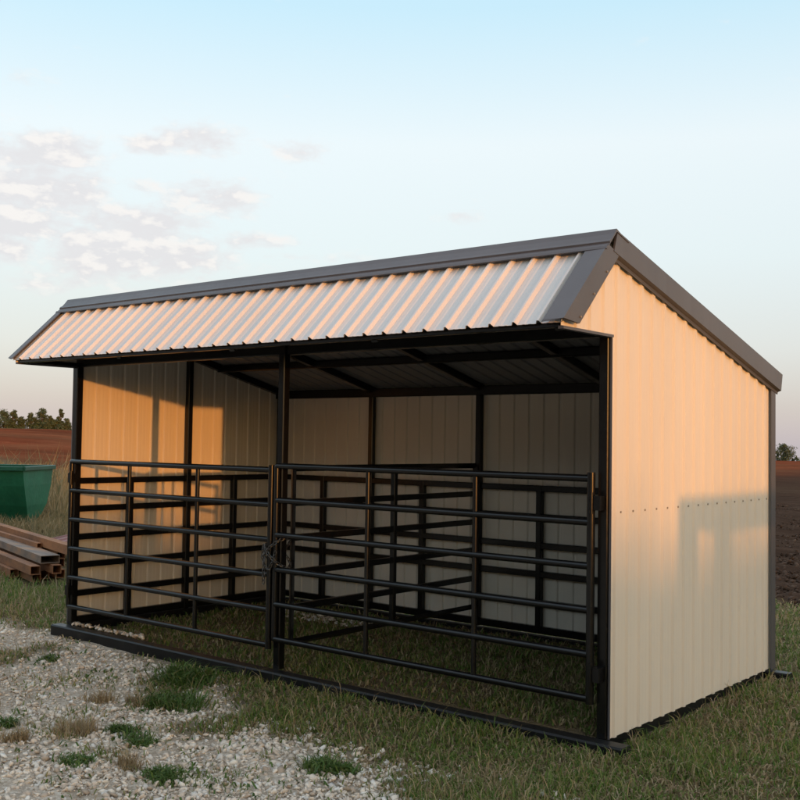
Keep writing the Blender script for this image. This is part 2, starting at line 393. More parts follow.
# ridge cap: folded steel with steps, runs the whole length
tf = Vector((0, EY - YP, EZ - ZP)).normalized(); tb = Vector((0, 1, -SB)).normalized()
ap = Vector((0, YP, ZP))
def fr(s_, h_): return ap + tf * s_ + nf_ * h_
def bk(s_, h_): return ap + tb * s_ + nb_ * h_
tp = ap + Vector((0, -0.012, 0.052))
outer = [fr(0.142, 0.027), fr(0.146, 0.037), fr(0.128, 0.041), fr(0.122, 0.034), fr(0.092, 0.034), fr(0.086, 0.043), fr(0.066, 0.043), fr(0.060, 0.037), fr(0.012, 0.040), tp, bk(0.035, 0.040), bk(0.13, 0.036), bk(0.135, 0.028)]
inner = [bk(0.12, 0.028), fr(0.03, 0.0285), fr(0.12, 0.0285)]
inner = [bk(0.12, 0.029), ap + Vector((0, -0.008, 0.036)), fr(0.10, 0.029)]
mb = MB(); mb.extrude(outer + inner, (-L - 0.062, 0, 0), (0.062, 0, 0)); mb.build('ridge_cap', M['trim'], S)

def rake(x, sgn):
    # front rake: flange lying on the slope + flange down the gable
    mb = MB(); xo = x + sgn * 0.055
    def P(s_, h_, xx): q = fr(s_, h_); return (xx, q.y, q.z)
    smax = (Vector((0, EY, EZ)) - ap).length + 0.012
    for s0, s1 in ((0.10, smax),):
        w = -sgn
        fw = 0.125 if sgn > 0 else 0.06
        prof = [(xo, 0.036), (xo + w*fw, 0.034), (xo + w*(fw + 0.007), 0.0290), (xo + w*(fw - 0.005), 0.0290), (xo + w*0.012, 0.031), (xo + w*0.010, -0.082), (xo + w*0.025, -0.090), (xo + w*0.025, -0.096), (xo + w*0.002, -0.092), (xo, -0.082)]
        n = len(prof); vs = [P(s0 if h > 0 else s0 - 0.06, h, xx) for xx, h in prof] + [P((EZ + 0.004 - ap.z - nf_.z * h) / tf.z if h < 0.03 else s1, h, xx) for xx, h in prof]
        fs = [(k, (k+1) % n, n + (k+1) % n, n + k) for k in range(n)] + [tuple(range(n)), tuple(range(2*n - 1, n - 1, -1))]
        mb.add(vs, fs)
    o = mb.build('front_rake_trim', M['trim'], S)
    for q in (0.22, 0.42, 0.62):
        c = P(q, -0.068, xo); sm = MB(); sm.tube(c, (c[0] + sgn*0.006, c[1], c[2]), 0.006, 8); sm.build('screw', M['screw'], o)
    # rear rake
    mb = MB(); xo = x + sgn * 0.058; w = -sgn
    def Q(s_, h_, xx): q = bk(s_, h_); return (xx, q.y, q.z)
    s1 = (YB - YP) / tb.y + 0.012
    prof = [(xo, 0.044), (xo + w*0.16, 0.038), (xo + w*0.166, 0.0275), (xo + w*0.014, 0.034), (xo + w*0.010, -0.080), (xo + w*0.032, -0.088), (xo + w*0.032, -0.110), (xo + w*0.026, -0.110), (xo + w*0.024, -0.092), (xo, -0.082)]
    n = len(prof)
    vs = [Q(-0.012 if h < 0.03 else 0.0, h, xx) for xx, h in prof] + [Q(s1, h, xx) for xx, h in prof]
    fs = [(k, (k+1) % n, n + (k+1) % n, n + k) for k in range(n)] + [tuple(range(n)), tuple(range(2*n - 1, n - 1, -1))]
    mb.add(vs, fs); mb.build('rear_rake_trim', M['trim'], S)
rake(0.0, 1); rake(-L, -1)
mb = MB(); mb.bar((-L - 0.05, YB + 0.006, zback(YB) - 0.015), (0.05, YB + 0.006, zback(YB) - 0.015), 0.008, 0.10); mb.build('rear_eave_trim', M['trim'], S)
# corner, jamb and soffit trims
for x, sg in ((0.0, 1), (-L, -1)):
    mb = MB(); a = x + sg * 0.003
    mb.extrude([(a + sg*0.024, D - 0.055, 0), (a + sg*0.027, D + 0.026, 0), (a - sg*0.05, D + 0.026, 0), (a - sg*0.05, D + 0.022, 0), (a + sg*0.022, D + 0.022, 0), (a + sg*0.020, D - 0.055, 0)], (0, 0, -0.005), (0, 0, zback(D) - 0.03))
    mb.build('corner_trim', M['trim'], S)
    mb = MB(); mb.box(min(a, a + sg*0.012), max(a, a + sg*0.012), -0.006, -0.001, 0.0, HF - 0.004); mb.build('jamb_trim', M['trim'], S)
    mb = MB(); mb.box(min(a - sg*0.012, a + sg*0.021), max(a - sg*0.012, a + sg*0.021), EY + 0.02, -0.004, HF - 0.016, HF - 0.001); mb.build('soffit_trim', M['trim'], S)

# black steel frame
def part(name, fn, material=None, parent=None, smooth=40):
    mb = MB(); fn(mb); return mb.build(name, material or M['black'], parent or S, smooth)
PX = [-L + 0.026, -L / 2 - 0.016, -0.038]
for i, x in enumerate(PX):                                # front posts
    w = 0.062
    part('front_post', lambda b: b.bar((x, 0.024, -0.004), (x, 0.024, HF - 0.006 if i != 1 else zback(0.05) - 0.07), w, 0.062, (0, 1, 0)))
for k in range(5):                                        # rear posts
    x = -L + 0.05 + k * (L - 0.1) / 4
    part('rear_post', lambda b: b.bar((x, D - 0.04, 0.0), (x, D - 0.04, zback(D - 0.04) - 0.065), 0.055, 0.055, (0, 1, 0)))
for x in (-L + 0.037, -0.037):
    part('side_post', lambda b: b.bar((x, D / 2, 0.0), (x, D / 2, zback(D / 2) - 0.065), 0.055, 0.055, (0, 1, 0)))
for k in range(5):                                        # rafters under the rear slope and down the front slope
    x = -L + 0.04 + k * (L - 0.08) / 4
    part('rafter', lambda b: b.bar((x, 0.0, zback(0) - 0.036), (x, D - 0.005, zback(D - 0.005) - 0.036), 0.062, 0.066))
    part('front_rafter', lambda b: b.bar((x, EY + 0.07, EZ - 0.015), (x, YP + 0.02, ZP - 0.10), 0.05, 0.05))
for y in (0.85, 1.65):                                    # purlins, a few mm lower than the rafters
    part('purlin', lambda b: b.bar((-L + 0.02, y, zback(y) - 0.040), (-0.02, y, zback(y) - 0.040), 0.075, 0.065, (0, 0, 1)))
part('eave_beam', lambda b: b.bar((-L + 0.006, EY + 0.050, EZ - 0.006), (-0.006, EY + 0.050, EZ - 0.006), 0.045, 0.032))
part('header_beam', lambda b: b.bar((-L + 0.006, 0.047, HF + 0.03), (-0.006, 0.047, HF + 0.03), 0.07, 0.07))
part('rear_beam', lambda b: b.bar((-L + 0.01, D - 0.044, zback(D) - 0.052), (-0.01, D - 0.044, zback(D) - 0.052), 0.060, 0.085))
for x in (-L + 0.04, -0.04):
    part('soffit_beam', lambda b: b.bar((x, EY + 0.085, HF + 0.012), (x, 0.005, HF + 0.012), 0.04, 0.03))
# skids
part('front_skid', lambda b: b.bar((-L - 0.10, -0.052, -0.063), (0.14, -0.052, -0.063), 0.105, 0.118), M['skid'])
part('rear_skid', lambda b: b.bar((-L - 0.17, D - 0.06, -0.061), (0.17, D - 0.06, -0.061), 0.10, 0.11), M['skid'])
for x in (-L + 0.04, -0.045):
    part('side_skid', lambda b: b.bar((x, 0.005, -0.045), (x, D - 0.115, -0.045), 0.07, 0.085), M['skid'])
for x in (-L + 0.03, -0.03): part('base_rail', lambda b: b.bar((x, 0.058, 0.034), (x, D - 0.08, 0.034), 0.045, 0.062))
part('base_rail', lambda b: b.bar((-L + 0.06, D - 0.034, 0.036), (-0.06, D - 0.034, 0.036), 0.045, 0.062))
# kick rails on the walls
KZ = (0.265, 0.51, 0.755, 1.0, 1.245)
for x in (-L + 0.034, -0.034):
    for z in KZ: part('kick_rail', lambda b: b.bar((x, 0.052, z), (x, D - 0.075, z), 0.05, 0.052))
    for y in (0.59, 1.85): part('kick_upright', lambda b: b.bar((x - 0.001, y, 0.06), (x - 0.001, y, 1.262), 0.056, 0.052, (0, 1, 0)))
for z in KZ: part('kick_rail', lambda b: b.bar((-L + 0.07, D - 0.036, z), (-0.07, D - 0.036, z), 0.05, 0.052))
for k in range(4):
    x = -L + 0.05 + (k + 0.5) * (L - 0.1) / 4
    part('kick_upright', lambda b: b.bar((x, D - 0.037, 0.06), (x, D - 0.037, 1.262), 0.052, 0.056, (0, 1, 0)))

# gates (six round rails between uprights)
def gate(x0, x1, z0, z1, ups, sag, hinge_x, label=None):
    y = -0.040
    lo, hi = ups[0], ups[-1]
    def corner(cx, cz, qx, qz):
        r_ = 0.008
        return [(cx + qx * r_ - qx * r_ * math.cos(t_), y, cz + qz * r_ - qz * r_ * math.sin(t_)) for t_ in (0, R(30), R(60), R(90))]
    def fr_(b):
        c1 = corner(lo, z0, 1, 1); c2 = corner(hi, z0 + sag, -1, 1); c3 = corner(hi, z1 + sag, -1, -1); c4 = corner(lo, z1, 1, -1)
        b.path(c1 + c2[::-1] + c3 + c4[::-1], 0.0210, 14, closed=True)
    g = part('gate', fr_)
    if label: g['label'] = label
    for k in range(1, 5):
        z = z0 + (z1 - z0) * k / 5
        part('rail', lambda b: b.tube((lo, y, z), (hi, y, z + sag), 0.0208, 16), parent=g)
    part('end_stile', lambda b: b.tube((hi, y - 0.001, z0 + sag - 0.026), (hi, y - 0.001, z1 + sag + 0.034), 0.0232, 14), parent=g)
    for u in ups[1:-1]:
        dz = sag * (u - lo) / (hi - lo)
        part('upright', lambda b: b.tube((u, y + 0.001, z0 + dz), (u, y + 0.001, z1 + dz), 0.0165, 14), parent=g)
    for z in (z0 + 0.14, z1 - 0.14):
        def hg(b):
            s_ = 1 if hinge_x > (x0 + x1) / 2 else -1
            e = hi if s_ > 0 else lo
            b.box(min(e, hinge_x), max(e, hinge_x), y - 0.030, y - 0.024, z - 0.045, z + 0.045)
            b.tube((hinge_x - s_*0.012, y - 0.034, z - 0.06), (hinge_x - s_*0.012, y - 0.034, z + 0.06), 0.011, 10)
            b.box(min(hinge_x - s_*0.012, hinge_x + s_*0.04), max(hinge_x - s_*0.012, hinge_x + s_*0.04), y - 0.032, -0.0085, z - 0.04, z + 0.04)
        part('hinge', hg, parent=g)
    return g
HLF = L / 2
gate(-L + 0.035, -HLF - 0.060, 0.165, 1.415, [-L + 0.055, -L + 0.88, -L + 1.74, -HLF - 0.060], 0.0, -L + 0.085)
gate(-HLF - 0.01, -0.092, 0.215, 1.445, [-HLF - 0.004, -HLF + 0.86, -HLF + 1.73, -0.092], -0.004, -0.06)
# partition between the two stalls
y0_, y1_ = 0.125, D - 0.10
def pf(b):
    b.path([(-HLF, y0_, 0.17), (-HLF, y1_, 0.17), (-HLF, y1_, 1.425), (-HLF, y0_, 1.425)], 0.026, 4, closed=True)
pt = part('partition_panel', pf)
for k in range(1, 5):
    z = 0.17 + 1.255 * k / 5
    part('rail', lambda b: b.bar((-HLF, y0_, z), (-HLF, y1_, z), 0.040, 0.046), parent=pt)
part('upright', lambda b: b.bar((-HLF, D / 2 + 0.02, 0.17), (-HLF, D / 2 + 0.02, 1.425), 0.044, 0.044, (0, 1, 0)), parent=pt)

# chain looped round the middle post and both gate stiles
def chain_links(mb, pts, link=0.036):
    P = [Vector(q) for q in pts]; seg = []; acc = 0
    for a, b in zip(P, P[1:]): seg.append((acc, a, b)); acc += (b - a).length
    n = int(acc / (link * 0.72))
    for i in range(n):
        s_ = (i + 0.5) * acc / n
        for st, a, b in seg:
            l_ = (b - a).length
            if st <= s_ <= st + l_ + 1e-6:
                c = a.lerp(b, (s_ - st) / l_); t = (b - a).normalized(); break
        u = Vector((0, 1, 0)) if abs(t.y) < 0.8 else Vector((1, 0, 0))
        sx = t.cross(u).normalized(); sy = t.cross(sx)
        if i % 2: sx, sy = sy, sx
        ring = []
        for k in range(10):
            w = 2 * math.pi * k / 10; ring.append(c + t * math.cos(w) * link * 0.5 + sx * math.sin(w) * link * 0.30)
        mb.path(ring, 0.0036, 5, closed=True)
def loop(cx, cy, rx, ry, z, sag, a0=0, a1=360, n=26, tilt=0):
    return [(cx + rx * math.cos(R(a0 + (a1 - a0) * k / n)), cy + ry * math.sin(R(a0 + (a1 - a0) * k / n)), z - sag * (0.5 - 0.5 * math.cos(2 * math.pi * k / n)) + tilt * math.cos(R(a0 + (a1 - a0) * k / n))) for k in range(n + 1)]
ch = empty('gate_chain', (-HLF, -0.07, 0.62), 'steel chain wrapped in loops around the middle post where the two gates meet', 'chain')
mb = MB()
chain_links(mb, loop(-HLF - 0.025, 0.0, 0.085, 0.090, 0.90, 0.09, tilt=0.03))
chain_links(mb, loop(-HLF - 0.022, 0.0, 0.090, 0.093, 0.85, 0.10, a0=200, a1=560, tilt=-0.03))
chain_links(mb, [(-HLF - 0.095, -0.070, 0.88), (-HLF - 0.10, -0.076, 0.79), (-HLF - 0.07, -0.078, 0.72), (-HLF - 0.03, -0.078, 0.71), (-HLF + 0.01, -0.076, 0.77), (-HLF + 0.03, -0.072, 0.84)])
chain_links(mb, [(-HLF - 0.083, -0.074, 0.84), (-HLF - 0.085, -0.076, 0.72), (-HLF - 0.084, -0.078, 0.60)])
o = mb.build('links', M['chain'], ch, 60)

# ------------------------------------------------------------------ GROUND (polar sheet about the photographer, split into field / gravel / grass)
def build_ground():
    ang = np.concatenate([np.arange(-180, -80, 4.0), np.arange(-80, 12, 0.4), np.arange(12, 180, 4.0)])
    rad = np.concatenate([[0.0], np.geomspace(0.4, 3500, 300)])
    rad = np.concatenate([[0.0], np.geomspace(0.4, 2.4, 10)[:-1], np.geomspace(2.4, 40, 190)[:-1], np.geomspace(40, 3500, 110)])
    A, RR = np.meshgrid(np.radians(ang), rad)
    X = CAM[0] + RR * np.sin(A); Y = CAM[1] + RR * np.cos(A)
    Z = ground_z(X, Y)
    G = gravel_amount(X, Y); Fm = field_amount(X, Y)
    Z = Z + Fm * (vnoise(X, Y, 2.3, 30) - 0.5) * 0.10 * (1 - sstep(RR, 30, 60)) + G * (vnoise(X, Y, 9, 31) - 0.5) * 0.018
    nr, na = X.shape
    idx = np.arange(nr * na).reshape(nr, na)
    a = idx[:-1, :]; b = np.roll(idx, -1, 1)[:-1, :]; c_ = np.roll(idx, -1, 1)[1:, :]; d = idx[1:, :]
    F = np.stack([a, d, c_, b], -1).reshape(-1, 4)
    V = np.stack([X, Y, Z], -1).reshape(-1, 3); g = G.ravel(); fm = Fm.ravel()
    fg = g[F].mean(1); ff = fm[F].mean(1)
    cls = np.where(ff > 0.5, 2, np.where(fg > 0.5, 1, 0))
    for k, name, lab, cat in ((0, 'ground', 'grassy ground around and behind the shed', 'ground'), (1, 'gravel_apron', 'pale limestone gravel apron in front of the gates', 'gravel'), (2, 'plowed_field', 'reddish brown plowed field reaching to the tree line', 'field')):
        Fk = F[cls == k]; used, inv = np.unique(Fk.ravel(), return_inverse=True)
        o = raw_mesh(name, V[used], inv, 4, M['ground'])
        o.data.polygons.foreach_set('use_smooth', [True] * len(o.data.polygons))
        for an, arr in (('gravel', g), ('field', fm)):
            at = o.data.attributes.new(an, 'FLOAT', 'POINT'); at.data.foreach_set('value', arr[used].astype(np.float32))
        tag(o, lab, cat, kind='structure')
build_ground()

# ------------------------------------------------------------------ scattered ground cover
def polar_points(n, d0, d1, b0=-76, b1=-4, power=0.0):
    u = rng.random(n)
    d = d0 * (d1 / d0) ** u if power == 0 else (d0 ** power + u * (d1 ** power - d0 ** power)) ** (1 / power)
    b = np.radians(b0 + (b1 - b0) * rng.random(n))
    return CAM[0] + d * np.sin(b), CAM[1] + d * np.cos(b), d
def blades(x, y, z, h, w, lean, parent=None, name='grass', material=None, bend=0.5):
    n = len(x); a = rng.random(n) * 2 * np.pi; la = rng.random(n) * 2 * np.pi
    ca, sa = np.cos(a) * w * 0.5, np.sin(a) * w * 0.5
    lx, ly = np.cos(la) * lean * h, np.sin(la) * lean * h
    B = np.stack([x, y, z], -1); S_ = np.stack([ca, sa, np.zeros(n)], -1)
    m1 = B + np.stack([lx * 0.32, ly * 0.32, h * 0.52], -1)
    tipz = h * (1 - bend * lean)
    t = B + np.stack([lx, ly, np.maximum(tipz, 0.25 * h)], -1)
    V = np.stack([B - S_, B + S_, m1 - S_ * 0.75, m1 + S_ * 0.75, t], 1).reshape(-1, 3)
    k = np.arange(n) * 5
    F = np.stack([k, k + 1, k + 3, k, k + 3, k + 2, k + 2, k + 3, k + 4], -1).ravel()
    return raw_mesh(name, V, F, 3, material, parent)
def in_shed(x, y, m_=0.0): return (x > -L - m_) & (x < m_) & (y > -m_) & (y < D + m_)
def on_steel(x, y):
    fs = (x > -L - 0.2) & (x < 0.17) & (y > -0.115) & (y < 0.10)
    bs = (x > -L - 0.2) & (x < 0.2) & (y > D - 0.13) & (y < D + 0.03)
    ls = (y > -0.1) & (y < D) & ((np.abs(x + L - 0.03) < 0.07) | (np.abs(x + 0.03) < 0.07))
    return fs | bs | ls
PILE = lambda x, y: (np.abs((x + 8.2) * 0.31 + (y - 1.75) * 0.951) < 0.48) & (x < -7.75) & (x > -14.8)
BINQ = lambda x, y: (np.abs((x + 15.6) * 0.56 + (y - 4.0) * 0.83) < 1.6) & (x < -14) & (y > 3.2) & (y < 8)

# short meadow grass
x, y, d = polar_points(520000, 2.3, 42)
g = gravel_amount(x, y); f = field_amount(x, y)
clump = fbm(x, y, 2.2, 40); fine = vnoise(x, y, 7.0, 43)
bare = np.exp(-((x - 0.35)**2 + (y - 0.55)**2) / 0.12)
inside = in_shed(x, y)
dens = (1 - g) ** 1.5 * (1 - f) ** 2 * np.clip(0.24 + 2.0 * (clump - 0.29) + 0.7 * (fine - 0.4), 0.04, 1) * (1 - 0.8 * bare)
dens = np.where(inside, dens * 0.55, dens)
dens = np.maximum(dens, (0.025 + 0.30 * sstep(fbm(x, y, 2.6, 71), 0.57, 0.72)) * (1 - f))
k = (rng.random(len(x)) < dens) & ~on_steel(x, y) & ~PILE(x, y)
x, y, d, clump, inside, g = x[k], y[k], d[k], clump[k], inside[k], g[k]
h = (0.045 + 0.085 * rng.random(len(x)) ** 1.6) * (0.55 + 0.9 * clump) * np.where(inside, 0.85, 1.0) * (1 - 0.45 * g)
right = sstep(x, -0.2, 0.4); h = h * (1 + 0.10 * right)
left = sstep(-x, 5.6, 7.5); h = h * (1 + 1.0 * left)
w = 0.0035 + 0.0013 * d * 0.5
strawish = rng.random(len(x)) < np.clip(0.20 + 1.8 * (fbm(x, y, 0.9, 47) - 0.5) - 0.10 * right + 0.10 * left - 0.15 * inside, 0.04, 0.9)
z = ground_z(x, y) - 0.008
def sub(sel, name, material, lab):
    o = blades(x[sel], y[sel], z[sel], h[sel], w[sel], 0.25 + 0.75 * rng.random(sel.sum()), None, name, material)
    tag(o, lab, 'grass', kind='stuff'); return o
sub(~strawish, 'meadow_grass', M['grass'], 'short olive green grass growing around and inside the shed')
sub(strawish, 'dry_grass', M['straw'], 'short dry straw coloured grass mixed through the lawn')
# flattened thatch between the standing blades
x, y, d = polar_points(330000, 2.3, 26)
k = (rng.random(len(x)) < (1 - gravel_amount(x, y)) ** 1.3 * (1 - field_amount(x, y)) ** 2 * (0.35 + 0.65 * fbm(x, y, 3.1, 80)) * np.where(in_shed(x, y), 0.6, 1)) & ~on_steel(x, y) & ~PILE(x, y)
x, y, d = x[k], y[k], d[k]
hq = 0.025 + 0.045 * rng.random(len(x))
gq = rng.random(len(x)) < 0.5
for sel, nm, mm, lb in ((gq, 'thatch', M['straw'], 'dead flattened grass thatch lying between the standing blades'), (~gq, 'low_grass', M['grass'], 'very short green grass leaves close to the soil')):
    o = blades(x[sel], y[sel], ground_z(x[sel], y[sel]) + 0.001, hq[sel], 0.004 + 0.0011 * d[sel], 0.7 + 0.6 * rng.random(sel.sum()), None, nm, mm, 0.75)
    tag(o, lb, 'grass', kind='stuff')
# longer seed stalks
x, y, d = polar_points(9000, 2.8, 30)
k = (rng.random(len(x)) < (1 - gravel_amount(x, y)) * (1 - field_amount(x, y)) * sstep(fbm(x, y, 1.7, 50), 0.4, 0.65)) & ~on_steel(x, y) & ~PILE(x, y)
x, y, d = x[k], y[k], d[k]
ins = in_shed(x, y)
o = blades(x, y, ground_z(x, y) - 0.01, (0.10 + 0.13 * rng.random(len(x))) * np.where(ins, 0.6, 1), 0.0022 + 0.0006 * d, 0.3 + 0.6 * rng.random(len(x)), None, 'tall_grass', M['straw'])
tag(o, 'scattered longer grass stalks standing above the short grass', 'grass', kind='stuff')
# rank grass round the bin, the pile and along the field edge
x, y, d = polar_points(90000, 11, 46, -66, -44)
f = field_amount(x, y)
k = (rng.random(len(x)) < (1 - f) * sstep(-x, 8.6, 12) * np.clip(fbm(x, y, 0.8, 52) * 2 - 0.35, 0, 1)) & ~PILE(x, y) & ~((x > -11.1) & (x < -8.3) & (y > 2.3) & (y < 4.6))
x, y, d = x[k], y[k], d[k]
o = blades(x, y, ground_z(x, y) - 0.01, (0.16 + 0.30 * rng.random(len(x))) * (0.5 + fbm(x, y, 0.7, 53)), 0.004 + 0.0007 * d, 0.15 + 0.55 * rng.random(len(x)), None, 'rank_grass', M['gold'])
tag(o, 'long tan grass around the green bin and along the field edge', 'grass', kind='stuff')
# feathery tall stems behind the bin
n = 900
bb = R(-64.5) + R(7.6) * rng.random(n); d = 22 + 6 * rng.random(n)
x = CAM[0] + d * np.sin(bb); y = CAM[1] + d * np.cos(bb)
h = (0.7 + 1.1 * rng.random(n) ** 2.0)
o = blades(x, y, ground_z(x, y), h, np.full(n, 0.026), 0.15 + 0.5 * rng.random(n), None, 'feather_grass', M['gold'])
tag(o, 'tall feathery golden grass stems standing behind the green bin', 'grass', kind='stuff')

# gravel stones
def ico():
    t = (1 + 5 ** 0.5) / 2
    v = np.array([(-1, t, 0), (1, t, 0), (-1, -t, 0), (1, -t, 0), (0, -1, t), (0, 1, t), (0, -1, -t), (0, 1, -t), (t, 0, -1), (t, 0, 1), (-t, 0, -1), (-t, 0, 1)], float)
    v /= np.linalg.norm(v[0])
    f = np.array([(0, 11, 5), (0, 5, 1), (0, 1, 7), (0, 7, 10), (0, 10, 11), (1, 5, 9), (5, 11, 4), (11, 10, 2), (10, 7, 6), (7, 1, 8), (3, 9, 4), (3, 4, 2), (3, 2, 6), (3, 6, 8), (3, 8, 9), (4, 9, 5), (2, 4, 11), (6, 2, 10), (8, 6, 7), (9, 8, 1)])
    return v, f
def stones(x, y, z, s, name, material, flat=0.65):
    n = len(x); iv, jf = ico()
    V = np.repeat(iv[None], n, 0) * (1 + 0.46 * (rng.random((n, 12, 1)) - 0.5) * 2)
    sc3 = s[:, None] * np.stack([0.75 + 0.6 * rng.random(n), 0.75 + 0.6 * rng.random(n), flat * (0.7 + 0.7 * rng.random(n))], -1)
    V = V * sc3[:, None, :]
    tl = rng.normal(0, 0.35, (n, 2)); a = rng.random(n) * 2 * np.pi
    zz = V[:, :, 2] + V[:, :, 0] * tl[:, :1] + V[:, :, 1] * tl[:, 1:]
    xx = V[:, :, 0] * np.cos(a)[:, None] - V[:, :, 1] * np.sin(a)[:, None]; yy = V[:, :, 0] * np.sin(a)[:, None] + V[:, :, 1] * np.cos(a)[:, None]
    V = np.stack([xx + x[:, None], yy + y[:, None], zz + z[:, None]], -1).reshape(-1, 3)
    F = (np.arange(n)[:, None, None] * 12 + jf[None]).reshape(-1)
    return raw_mesh(name, V, F, 3, material)
x, y, d = polar_points(300000, 2.2, 16, -82, 2)
g = gravel_amount(x, y)
k = (rng.random(len(x)) < np.clip(g * 1.1, 0, 1) * (0.35 + 0.65 * sstep(fbm(x, y, 2.6, 60), 0.3, 0.55))) & ~in_shed(x, y, 0.16)
# a few spilled stones on the left skid, inside the back left corner and out in the grass
x1 = -L + 0.05 + 0.95 * rng.random(60) ** 1.6; y1 = 0.02 + 0.05 * rng.random(60)
x2 = -4.6 + 1.3 * rng.random(260); y2 = 1.75 + 0.5 * rng.random(260)
x3 = -2.0 + 2.6 * rng.random(500); y3 = -1.5 + 0.7 * rng.random(500)
s0 = 0.004 + 0.015 * rng.random(k.sum()) ** 3.2
z0 = ground_z(x[k], y[k]) + s0 * 0.25
xs = np.concatenate([x[k], x1, x2, x3]); ys = np.concatenate([y[k], y1, y2, y3])
ss = np.concatenate([s0, 0.012 + 0.012 * rng.random(60), 0.010 + 0.014 * rng.random(260), 0.008 + 0.016 * rng.random(500)])
zs = np.concatenate([z0, np.full(60, 0.004), ground_z(x2, y2) + 0.004, ground_z(x3, y3) + 0.004])
o = stones(xs, ys, zs, ss, 'gravel', M['stone']); tag(o, 'loose pale limestone gravel spread in front of the shed', 'gravel', kind='stuff')
# clods on the plowed field
x, y, d = polar_points(30000, 10, 34, -40, -8)
k = (rng.random(len(x)) < field_amount(x, y) * np.clip(fbm(x, y, 0.9, 61) * 2 - 0.4, 0.05, 1)); x, y, d = x[k], y[k], d[k]
o = stones(x, y, ground_z(x, y), 0.010 + 0.032 * rng.random(len(x)) ** 2.5, 'soil_clods', M['clod'], 0.7)
tag(o, 'lumps of turned brown earth on the plowed field', 'soil', kind='stuff')

# low creeping weed leaves scattered thinly through the stones
x, y, d = polar_points(60000, 2.4, 14, -80, 0)
k = (rng.random(len(x)) < gravel_amount(x, y) * (0.03 + 0.75 * sstep(fbm(x, y, 3.4, 90), 0.60, 0.76))) & ~on_steel(x, y)
x, y, d = x[k], y[k], d[k]
o = blades(x, y, ground_z(x, y) + 0.002, 0.02 + 0.05 * rng.random(len(x)) ** 2, 0.006 + 0.0012 * d, 0.6 + 0.7 * rng.random(len(x)), None, 'creeping_weeds', M['weed'], 0.7)
tag(o, 'thin scatter of small green leaves growing between the stones', 'weeds', kind='stuff')
# individual weed clumps and dry tufts
def clump_obj(name, x0, y0, r, n, hmin, hmax, wd, material, lab, cat, group, lean0=0.3):
    m_ = int(4 + r * 30); lob = rng.integers(0, m_, n)
    la = rng.random(m_) * 2 * np.pi; lr = r * 0.52 * rng.random(m_) ** 0.7; ls = r * (0.16 + 0.34 * rng.random(m_)); lh = 0.45 + 0.75 * rng.random(m_)
    px = x0 + (lr * np.cos(la))[lob] * 1.2 + rng.normal(0, 1, n) * ls[lob] * 0.6
    py = y0 + (lr * np.sin(la))[lob] * 0.8 + rng.normal(0, 1, n) * ls[lob] * 0.5
    ok = ~on_steel(px, py); px, py, lob = px[ok], py[ok], lob[ok]; n = len(px)
    z_ = ground_z(px, py) - 0.006
    hgt = (hmin + (hmax - hmin) * rng.random(n)) * lh[lob]
    o = blades(px, py, z_, hgt, wd * (0.5 + 0.7 * rng.random(n)), lean0 + 0.8 * rng.random(n), None, name, material)
    return tag(o, lab, cat, group)
GW = 'green weed clumps on the gravel'; GD = 'dry grass tufts on the gravel'
for (x0, y0, r, n, h1, lab) in [
    (-3.05, -0.50, 0.30, 1700, 0.21, 'largest bright green weed clump, against the front skid of the left stall'),
    (-2.55, -0.98, 0.26, 1000, 0.14, 'low green weed patch just in front of the largest green clump'),
    (-2.97, -1.88, 0.11, 330, 0.09, 'small green weed clump at the left edge of the gravel'),
    (-2.32, -1.55, 0.12, 330, 0.09, 'small round green weed clump in mid gravel, beside a brown tuft'),
    (-2.05, -1.60, 0.17, 520, 0.09, 'flat green weed patch in mid gravel nearest the camera side of the round clump'),
    (-2.03, -2.06, 0.16, 420, 0.08, 'sparse green weed patch in the near gravel behind a brown tuft'),
    (-1.46, -1.91, 0.17, 640, 0.10, 'wide green weed patch at the bottom edge of the gravel'),
    (-0.88, -1.30, 0.20, 700, 0.11, 'green weed clump at the gravel edge near the grass, rightmost of the weeds'),
    (-4.35, -0.75, 0.12, 260, 0.07, 'small dark green weed sprig far back on the gravel by the left skid')]:
    clump_obj('weed_clump', x0, y0, r, n, 0.03, h1, 0.012, M['weed'], lab, 'weed', GW, 0.5)
for (x0, y0, r, n, h1, lab) in [
    (-2.50, -1.74, 0.20, 480, 0.16, 'widest brown dry grass tuft, in the left middle of the gravel'),
    (-3.00, -1.22, 0.14, 260, 0.14, 'faded brown grass tuft farther back on the gravel'),
    (-2.75, -1.10, 0.12, 240, 0.15, 'upright brown grass tuft between gravel and green weed patch'),
    (-1.75, -1.93, 0.12, 260, 0.17, 'thin upright brown tuft in the near gravel at bottom left centre'),
    (-2.60, -2.05, 0.12, 360, 0.12, 'matted brown and green tuft at the left edge of the near gravel'),
    (-4.4, -1.5, 0.12, 200, 0.14, 'small brown tuft on the far left gravel')]:
    clump_obj('dry_tuft', x0, y0, r, n, 0.05, h1, 0.005, M['straw'], lab, 'grass tuft', GD, 0.2)

